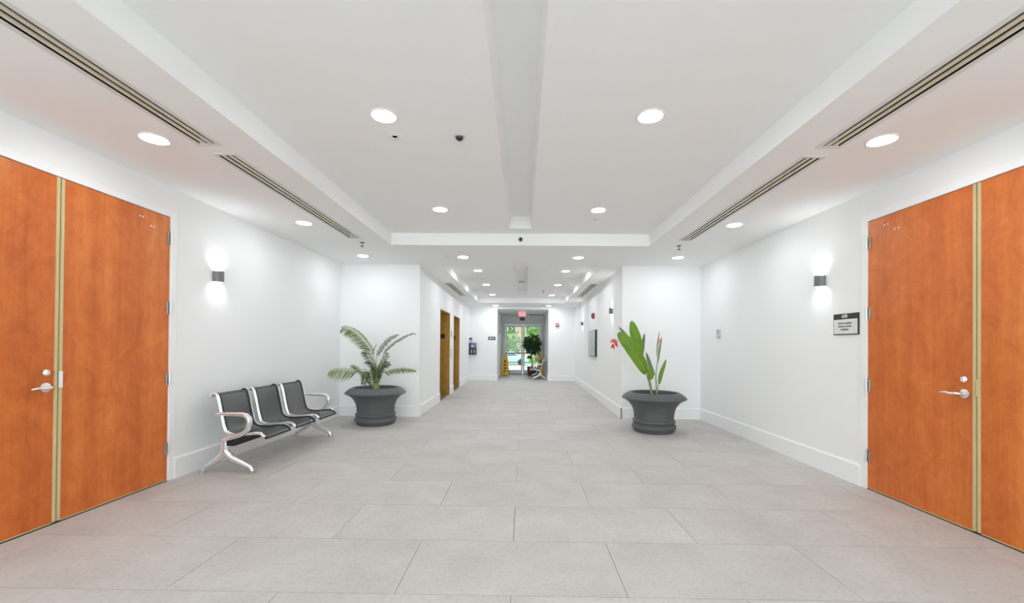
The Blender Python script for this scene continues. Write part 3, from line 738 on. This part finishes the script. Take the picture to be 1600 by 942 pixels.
palm = thing('potted_palm', 'feathery palm in a charcoal urn planter in the left lobby corner', 'potted plant', (-2.385, 6.80, 0), 0, 'plants in charcoal urn planters')
planter(palm)
def pz(x, y, d=0.0): return Vector(((x - 600) * .00127, d, .55 + (880 - y) * .00127))
def frond(pts, start, llen, lower=1.0, upper=.3, m='palm', step=.0165, droop=.25, lw=.012, depth=.35, stem_r=.006):
    sp = catmull([pz(*p) for p in pts], 8)
    fr = bmesh.new(); tube(fr, sp, [stem_r, stem_r * .8, stem_r * .4, .0012], 6)
    o = mk('frond', fr, 'palmstem', palm, True)
    cum = [0.0]
    for a, b in zip(sp, sp[1:]): cum.append(cum[-1] + (b - a).length)
    tot = cum[-1]; s = tot * start; bm = bmesh.new()
    while s < tot:
        i = max(k for k in range(len(cum)) if cum[k] <= s); i = min(i, len(sp) - 2)
        p = sp[i].lerp(sp[i + 1], (s - cum[i]) / max(1e-6, cum[i + 1] - cum[i])); tg = (sp[i + 1] - sp[i]).normalized()
        f = (s - tot * start) / (tot * (1 - start))
        ln = llen * (.55 + .75 * math.sin(PI * min(1, .18 + .72 * f)) - .35 * f) * random.uniform(.88, 1.1)
        side0 = Vector((0, -1, 0)).cross(tg).normalized()
        if side0.z > 0: side0 = -side0                    # side0 hangs downwards
        for sgn, amt in ((1, lower), (-1, upper)):
            if amt <= 0: continue
            dep = random.uniform(-depth, depth) - (.15 if sgn > 0 else -.1)
            d = (tg * .75 + side0 * sgn * .8 + Vector((0, dep, 0))).normalized()
            l = ln * amt
            e = p + d * l + Vector((0, 0, -droop * l))
            mid = p.lerp(e, .5) + Vector((0, 0, droop * l * .3))
            blade(bm, [p, mid, e], lw * random.uniform(.8, 1.1), None, (random.uniform(-.3, .3), -1, random.uniform(0, .5)), .3, 4, 1)
        s += step
    lf = mk('leaflets', bm, m, o); lf['kind'] = 'stuff'
    return o
frond([(592, 930), (582, 560, .02), (545, 420, .03), (520, 350, .03), (430, 225, .02), (330, 130, 0), (220, 78, -.03), (165, 90, -.04)], .47, .20, 1.0, .28, 'palm')
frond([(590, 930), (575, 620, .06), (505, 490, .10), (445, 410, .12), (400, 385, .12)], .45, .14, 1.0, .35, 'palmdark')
frond([(585, 930), (545, 780, -.03), (450, 655, -.10), (395, 622, -.13), (250, 605, -.16), (140, 608, -.17), (60, 635, -.18)], .50, .17, 1.0, .10, 'palm', droop=.45)
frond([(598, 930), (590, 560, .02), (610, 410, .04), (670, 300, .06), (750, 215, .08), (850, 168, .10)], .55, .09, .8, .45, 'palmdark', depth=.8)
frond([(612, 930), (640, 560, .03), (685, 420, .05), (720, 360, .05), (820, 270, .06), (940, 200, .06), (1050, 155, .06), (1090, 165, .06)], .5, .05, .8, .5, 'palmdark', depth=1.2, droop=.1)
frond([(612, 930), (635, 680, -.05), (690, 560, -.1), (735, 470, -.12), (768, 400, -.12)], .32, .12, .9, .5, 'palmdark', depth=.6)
frond([(622, 930), (670, 690, 0), (740, 640, .02), (860, 607, .04), (980, 603, .05), (1090, 625, .05)], .42, .085, 1.0, .1, 'palm', droop=.35)
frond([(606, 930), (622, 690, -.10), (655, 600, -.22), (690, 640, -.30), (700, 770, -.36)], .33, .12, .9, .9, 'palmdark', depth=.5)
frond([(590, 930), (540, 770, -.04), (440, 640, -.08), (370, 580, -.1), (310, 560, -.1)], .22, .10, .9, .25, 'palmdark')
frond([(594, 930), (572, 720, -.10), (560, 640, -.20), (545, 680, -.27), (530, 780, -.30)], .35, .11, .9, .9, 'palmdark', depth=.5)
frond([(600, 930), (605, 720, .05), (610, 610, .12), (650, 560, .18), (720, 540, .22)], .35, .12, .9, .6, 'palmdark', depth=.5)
frond([(596, 930), (585, 640, 0), (545, 420, .02), (565, 350, .02), (592, 300, .02)], .78, .05, .5, .3, 'palm', step=.02)
for dx in (-22, -8, 6, 20):
    bm = bmesh.new(); tube(bm, catmull([pz(598 + dx * .8, 930, random.uniform(-.03, .03)), pz(598 + dx * 1.1, 760, random.uniform(-.03, .03)), pz(600 + dx * 2, 620, 0)], 4), [.011, .008, .004], 8)
    mk('stem', bm, 'palmstem', palm, True)

hel = thing('potted_heliconia', 'broad leaved red flowering plant in a charcoal urn planter, right corner', 'potted plant', (2.012, 6.45, 0), 0, 'plants in charcoal urn planters')
planter(hel)
def hz(x, y, d=0.0): return Vector(((x - 580) * .001358, d, .597 + (880 - y) * .001358))
pad = lambda f: (math.sin(PI * min(1.0, .06 + .93 * f)) ** .55)
def hleaf(pts, w, m='paddle', nrm=(0, -1, 0), fold=.12, prof=pad):
    bm = bmesh.new(); blade(bm, [hz(*p) for p in pts], w * .001358, prof, nrm, fold, 16, 3)
    o = mk('leaf', bm, m, hel, True)
    bm = bmesh.new(); sp = catmull([hz(*p) + Vector((0, -.004, 0)) for p in pts], 5); tube(bm, sp, [.006, .004, .0015], 6)
    mk('midrib', bm, 'stem', o, True)
    return o
hleaf([(428, 455, .02), (395, 330, .02), (350, 190, .01), (322, 82, 0)], 118, nrm=(.1, -1, .1))
hleaf([(485, 675, -.03), (420, 560, -.07), (300, 385, -.1), (215, 275, -.08), (163, 218, -.05)], 140, nrm=(-.35, -1, .35), fold=.2)
hleaf([(480, 675, -.02), (440, 545, .03), (360, 380, .06), (270, 270, .08), (190, 222, .08)], 60, 'paddledull', nrm=(.9, -.6, .3), fold=.1)
hleaf([(335, 320, .1), (265, 220, .12), (203, 150, .12)], 34, 'paddledull')
hleaf([(457, 475, .05), (462, 360, .06), (482, 222, .06)], 52, 'paddledull', nrm=(.5, -1, 0))
hleaf([(582, 690, 0), (535, 580, 0), (490, 438, 0)], 42, 'paddledull', nrm=(-.3, -1, 0))
hleaf([(622, 565, .02), (640, 420, .02), (668, 258, .02)], 36, 'paddle', nrm=(.6, -1, 0))
hleaf([(612, 480, .02), (625, 330, .02), (645, 198, .02)], 16, 'paddledull')
hleaf([(632, 792, -.02), (655, 670, -.02), (710, 515, -.02)], 54, 'paddle', nrm=(.3, -1, 0))
hleaf([(518, 745, -.06), (525, 680, -.08), (485, 595, -.08)], 74, 'paddle', nrm=(.2, -1, 0))
def hstem(pts, r):
    bm = bmesh.new(); tube(bm, catmull([hz(*p) for p in pts], 5), r, 8); return mk('stem', bm, 'stem', hel, True)
hstem([(562, 960), (535, 810), (512, 735), (470, 600), (425, 450, .02)], [.016, .013, .010, .008, .005])
hstem([(568, 960), (540, 800, -.02), (512, 725, -.05), (485, 670, -.03)], [.012, .011, .009, .006])
hstem([(615, 960), (605, 780), (600, 690), (610, 600), (622, 550, .02)], [.013, .011, .009, .008, .005])
hstem([(612, 960), (622, 850), (632, 785, -.02)], [.009, .007, .005])
hstem([(608, 960), (604, 760), (598, 690), (582, 685)], [.009, .008, .006, .004])
hstem([(520, 760), (478, 560, .06), (457, 470, .05)], [.007, .006, .004])
fl = mk('flower_stalk', tube(bmesh.new(), catmull([hz(300, 400, -.03), hz(220, 330, -.10), hz(180, 312, -.12), hz(145, 312, -.12), hz(100, 335, -.12)], 5), [.006, .005, .005, .005, .004], 6), 'stem', hel, True)
for a, b in (((145, 312), (68, 302)), ((140, 325), (55, 325)), ((120, 325), (132, 372)), ((105, 340), (92, 392)), ((98, 345), (112, 408)), ((135, 318), (146, 385)), ((100, 345), (78, 400))):
    bm = bmesh.new(); blade(bm, [hz(*a, -.12), hz((a[0] + b[0]) / 2 - 3, (a[1] + b[1]) / 2 - 6, -.13), hz(*b, -.12)], .024, None, (random.uniform(-.3, .3), -1, .2), .5, 6, 1)
    mk('bract', bm, 'bract', fl)
for a, b in (((622, 350), (632, 275)), ((640, 330), (660, 270))):
    bm = bmesh.new(); blade(bm, [hz(*a, -.005), hz((a[0] + b[0]) / 2 - 2, (a[1] + b[1]) / 2, -.006), hz(*b, -.005)], .016, None, (0, -1, .2), .5, 6, 1)
    mk('bract', bm, 'bract', fl)

# ------------------------------------------------------------------ glass entry doors
ent = thing('door_5', 'double glass entry door at the far end of the corridor', 'door', (0, YV, 0), 0, kind='structure')
fw = .055
mk('door_frame', boxes([(FX0, FX0 + fw, .0, .12, 0, FZ), (FX1 - fw, FX1, .0, .12, 0, FZ), (FX0 + fw, FX1 - fw, .0, .12, FZ - fw, FZ)], .003), 'alum', ent)
for s in (-1, 1):
    a, b = (FX0 + fw + .004, -.003) if s < 0 else (.003, FX1 - fw - .004)
    st_ = .075; zt = FZ - fw - .005
    lf = mk('leaf', boxes([(a, a + st_, .035, .08, .01, zt), (b - st_, b, .035, .08, .01, zt), (a + st_, b - st_, .035, .08, .01, .19), (a + st_, b - st_, .035, .08, zt - .09, zt)], .003), 'alum', ent)
    mk('pane', boxes([(a + st_, b - st_, .054, .06, .19, zt - .09)]), 'tinted', lf)
    bm = bmesh.new(); tube(bm, [(a + .03, -.02, .96), (b - .03, -.02, .96)], .018, 10)
    for x in (a + .04, b - .04): bm_box(bm, x - .02, x + .02, -.02, .036, .94, .98)
    mk('push_bar', bm, 'dark', lf)
mk('door_closer', boxes([(FX0 + .02, FX0 + .32, -.06, 0, FZ - .075, FZ - .015)], .005), 'steel', ent)
mk('threshold', boxes([(FX0 + fw, FX1 - fw, -.02, .12, 0, .012)]), 'dark', ent)

def exit_sign(loc, w, h, lab, drop, m):
    t = thing('exit_sign', lab, 'exit sign', loc)
    mk('housing', boxes([(-w / 2, w / 2, -.025, .025, -h, 0)], .004), 'white' if m == 'exitlit' else 'red', t)
    mk('lettering', xform(text_bm('EXIT', h * .85, .002), Matrix.Translation((0, -.027, -h * .5)) @ rotx), m, t)
    if drop:
        bm = bmesh.new(); tube(bm, [(0, 0, -.005), (0, 0, drop)], .012, 8); mk('hanger', bm, 'white', t)
exit_sign((-0.03, 16.2, 2.625), .27, .20, 'red lettered exit sign hanging before the glass doors', .025, 'exitlit')
exit_sign((-0.03, 18.98, 2.575), .20, .14, 'small dark red exit sign above the glass doors', .075, 'ink')
t = thing('ceiling_vent', 'dark linear vent in the ceiling above the glass doors', 'air vent', (.58, 18.3, 2.65))
mk('frame', boxes([(-.3, .3, -.09, -.075, -.012, .001), (-.3, .3, .075, .09, -.012, .001), (-.3, -.285, -.075, .075, -.012, .001), (.285, .3, -.075, .075, -.012, .001)]), 'dark', t)
for i in range(5): mk('slat', boxes([(-.285, .285, -.07 + i * .03, -.055 + i * .03, -.010, .0)]), 'dark', t)
t = wall_panel('light_switch', 'dark switch plate on the left side of the entry bay', 'switch', (EL, 16.6, 1.85), (0, 0, PI / 2))
mk('plate', boxes([(-.05, .05, -.02, 0, -.075, .075)], .003), 'dark', t)

# ------------------------------------------------------------------ wet floor signs
def wet_sign(x, y, rz, lab, hgt=.92, w=.31):
    t = thing('wet_floor_sign', lab, 'safety sign', (x, y, 0), rz, 'yellow folding floor signs')
    for s in (-1, 1):
        bm = bmesh.new()
        prism(bm, [(-w / 2, 0), (-w / 2 + .05, 0), (-w / 2 + .06, .05), (w / 2 - .06, .05), (w / 2 - .05, 0), (w / 2, 0), (w * .27, hgt), (-w * .27, hgt)], 'y', -.008, .008)
        ang = math.atan2(.15, hgt)
        xform(bm, Matrix.Translation((0, s * .16, 0)) @ Matrix.Rotation(s * ang, 4, 'X'))
        p = mk('panel', bm, 'yellow', t)
        if s < 0:
            for z, ww, hh in ((.62, .09, .10), (.47, .12, .07), (.33, .13, .07), (.20, .14, .05)):
                bm = bmesh.new(); prism(bm, [(-ww / 2, z - hh / 2), (ww / 2, z - hh / 2), (ww * .3, z + hh / 2), (-ww * .3, z + hh / 2)], 'y', -.0105, -.0078)
                mk('dark_mark', xform(bm, Matrix.Translation((0, s * .16, 0)) @ Matrix.Rotation(s * ang, 4, 'X')), 'ink', p)
    bm = bmesh.new(); tube(bm, [(-w * .27, 0, hgt - .02), (w * .27, 0, hgt - .02)], .013, 10); mk('hinge', bm, 'yellow', t)
wet_sign(-.755, 18.15, -.12, 'yellow wet floor sign left of the glass doors')
wet_sign(.775, 18.62, .1, 'yellow wet floor sign in the corner behind the far bench')

# ------------------------------------------------------------------ potted ficus by the doors
fic = thing('potted_ficus', 'dark green small tree in a brown basket before the glass doors', 'potted plant', (.39, 18.35, 0))
mk('basket', lathe([(0, 0), (.155, 0), (.165, .02), (.195, .34), (.205, .36), (.205, .385), (.185, .385), (.18, .34), (0, .34)], 32), 'basket', fic, 35)
bm = bmesh.new(); tube(bm, catmull([(0, 0, .33), (.015, 0, .6), (-.01, .01, .85), (.01, 0, 1.1), (.03, 0, 1.5)], 5), [.025, .02, .018, .014, .006], 8)
mk('trunk', bm, 'bark', fic, True)
bm = bmesh.new()
for i in range(420):
    while True:
        v = Vector((random.uniform(-1, 1), random.uniform(-1, 1), random.uniform(-1, 1)))
        if v.length < 1: break
    c = Vector((.03 + v.x * .36, v.y * .30, 1.38 + v.z * .40))
    d = (v * .5 + Vector((random.uniform(-.6, .6), random.uniform(-.6, .6), random.uniform(-.9, .1)))).normalized()
    blade(bm, [c, c + d * .07, c + d * .13 + Vector((0, 0, -.02))], .06, None, (random.uniform(-1, 1), -1, random.uniform(-.6, .9)), .25, 4, 1)
lf = mk('foliage', bm, 'ficus', fic); lf['kind'] = 'stuff'
for i in range(7):
    a = i * 2.4; bm = bmesh.new(); tube(bm, [(0, 0, .95 + i * .06), (.12 * math.cos(a), .12 * math.sin(a), 1.15 + i * .07), (.24 * math.cos(a), .2 * math.sin(a), 1.3 + i * .06)], [.009, .006, .003], 6)
    mk('branch', bm, 'bark', fic, True)
for i in range(3):                      # low side leaves on the trunk
    bm = bmesh.new(); s = (-1, 1, -1)[i]; z = (.78, .9, .72)[i]
    blade(bm, [(0, 0, z), (s * .1, 0, z + .05), (s * .22, 0, z + .0)], .09, None, (0, -1, .6), .2, 6, 1); mk('leaf', bm, 'ficus', fic)

# ------------------------------------------------------------------ outside the glass doors
tag(mk('step', boxes([(-3, 3, YV + .14, YV + 2.4, -.4, -.01)]), 'pave'), 'pale concrete landing outside the glass doors', 'landing', kind='structure')
GZ0 = -0.7
tag(mk('ground', boxes([(-60, 60, YV + .14, 110, GZ0 - .2, GZ0)]), 'pave'), 'pale paving of the car park outside', 'ground', kind='structure')
tag(mk('lawn', boxes([(-40, 40, 48.5, 64, GZ0, GZ0 + .12)]), 'lawn'), 'green lawn strip beyond the parked car', 'lawn', kind='structure')
car = thing('parked_car', 'pale blue car parked outside the left glass door', 'car', (-1.5, 44.5, GZ0))
side = [(-2.1, .32), (-2.15, .62), (-2.05, .82), (-1.35, .92), (-.75, 1.35), (.55, 1.38), (1.25, .98), (2.05, .86), (2.15, .60), (2.1, .32)]
bm = bmesh.new(); prism(bm, side, 'y', -.85, .85); bmesh.ops.bevel(bm, geom=list(bm.edges), offset=.05, segments=2, affect='EDGES'); mk('body', bm, 'car', car, 30)
for s in (-1, 1):
    for poly in ([(-1.15, .95), (-.7, 1.28), (-.1, 1.3), (-.1, .95)], [(-.02, .95), (-.02, 1.3), (.5, 1.3), (1.02, .98)]):
        bm = bmesh.new(); prism(bm, poly, 'y', s * .845, s * .862); mk('window', bm, 'carglass', car)
for x in (-1.3, 1.3):
    for s in (-1, 1):
        w_ = mk('wheel', xform(lathe([(0, -.1), (.3, -.1), (.32, -.06), (.32, .06), (.3, .1), (0, .1)], 28), Matrix.Translation((x, s * .8, .3)) @ Matrix.Rotation(PI / 2, 4, 'X')), 'tyre', car, True)
        mk('hubcap', xform(lathe([(0, -.115), (.19, -.112), (.2, -.1), (0, -.1)], 24), Matrix.Translation((x, s * .8 , .3)) @ Matrix.Rotation(PI / 2 * (-s), 4, 'X')), 'dark', w_, True)
def tree(x, y, h, r, lab, seed):
    rnd = random.Random(seed)
    t = thing('garden_tree', lab, 'tree', (x, y, GZ0 + .12))
    bm = bmesh.new(); tube(bm, [(0, 0, 0), (.05, 0, h * .4), (0, .05, h * .75)], [.14, .11, .05], 8); mk('trunk', bm, 'bark', t, True)
    bm = bmesh.new()
    for i in range(900):
        while True:
            v = Vector((rnd.uniform(-1, 1), rnd.uniform(-1, 1), rnd.uniform(-1, 1)))
            if .35 < v.length < 1: break
        c = Vector((v.x * r, v.y * r, h * .55 + v.z * h * .5)); d = Vector((rnd.uniform(-1, 1), rnd.uniform(-1, 1), rnd.uniform(-1, .6))).normalized()
        blade(bm, [c, c + d * .2, c + d * .4], .22, None, (rnd.uniform(-1, 1), rnd.uniform(-1, 1), 1), .2, 2, 1)
    f_ = mk('foliage', bm, 'tree', t); f_['kind'] = 'stuff'
tree(-1.55, 52.5, 3.7, 1.45, 'bright green tree outside, behind the parked car', 1)
tree(1.7, 52.0, 4.6, 1.5, 'taller bright green tree outside, seen through the right glass door', 2)
tree(-4.8, 53.0, 3.6, 1.5, 'leafy tree outside, leftmost beyond the glass doors', 3)
bld = thing('distant_building', 'peach coloured building beyond the trees outside the glass doors', 'building', (0, 70, GZ0))
mk('wall', boxes([(-9, 9, 0, 6, 0, 6.5)]), 'stucco', bld)
mk('roof', boxes([(-9.4, 9.4, -.4, 6.4, 6.5, 6.9)], .05), 'white', bld)
for i in range(6):
    f_ = mk('window', boxes([(-7.9 + i * 3 - .7, -7.9 + i * 3 + .7, -.06, .02, 3.9, 5.3)]), 'white', bld)
    mk('pane', boxes([(-7.9 + i * 3 - .6, -7.9 + i * 3 + .6, -.08, -.05, 4.0, 5.2)]), 'carglass', f_)
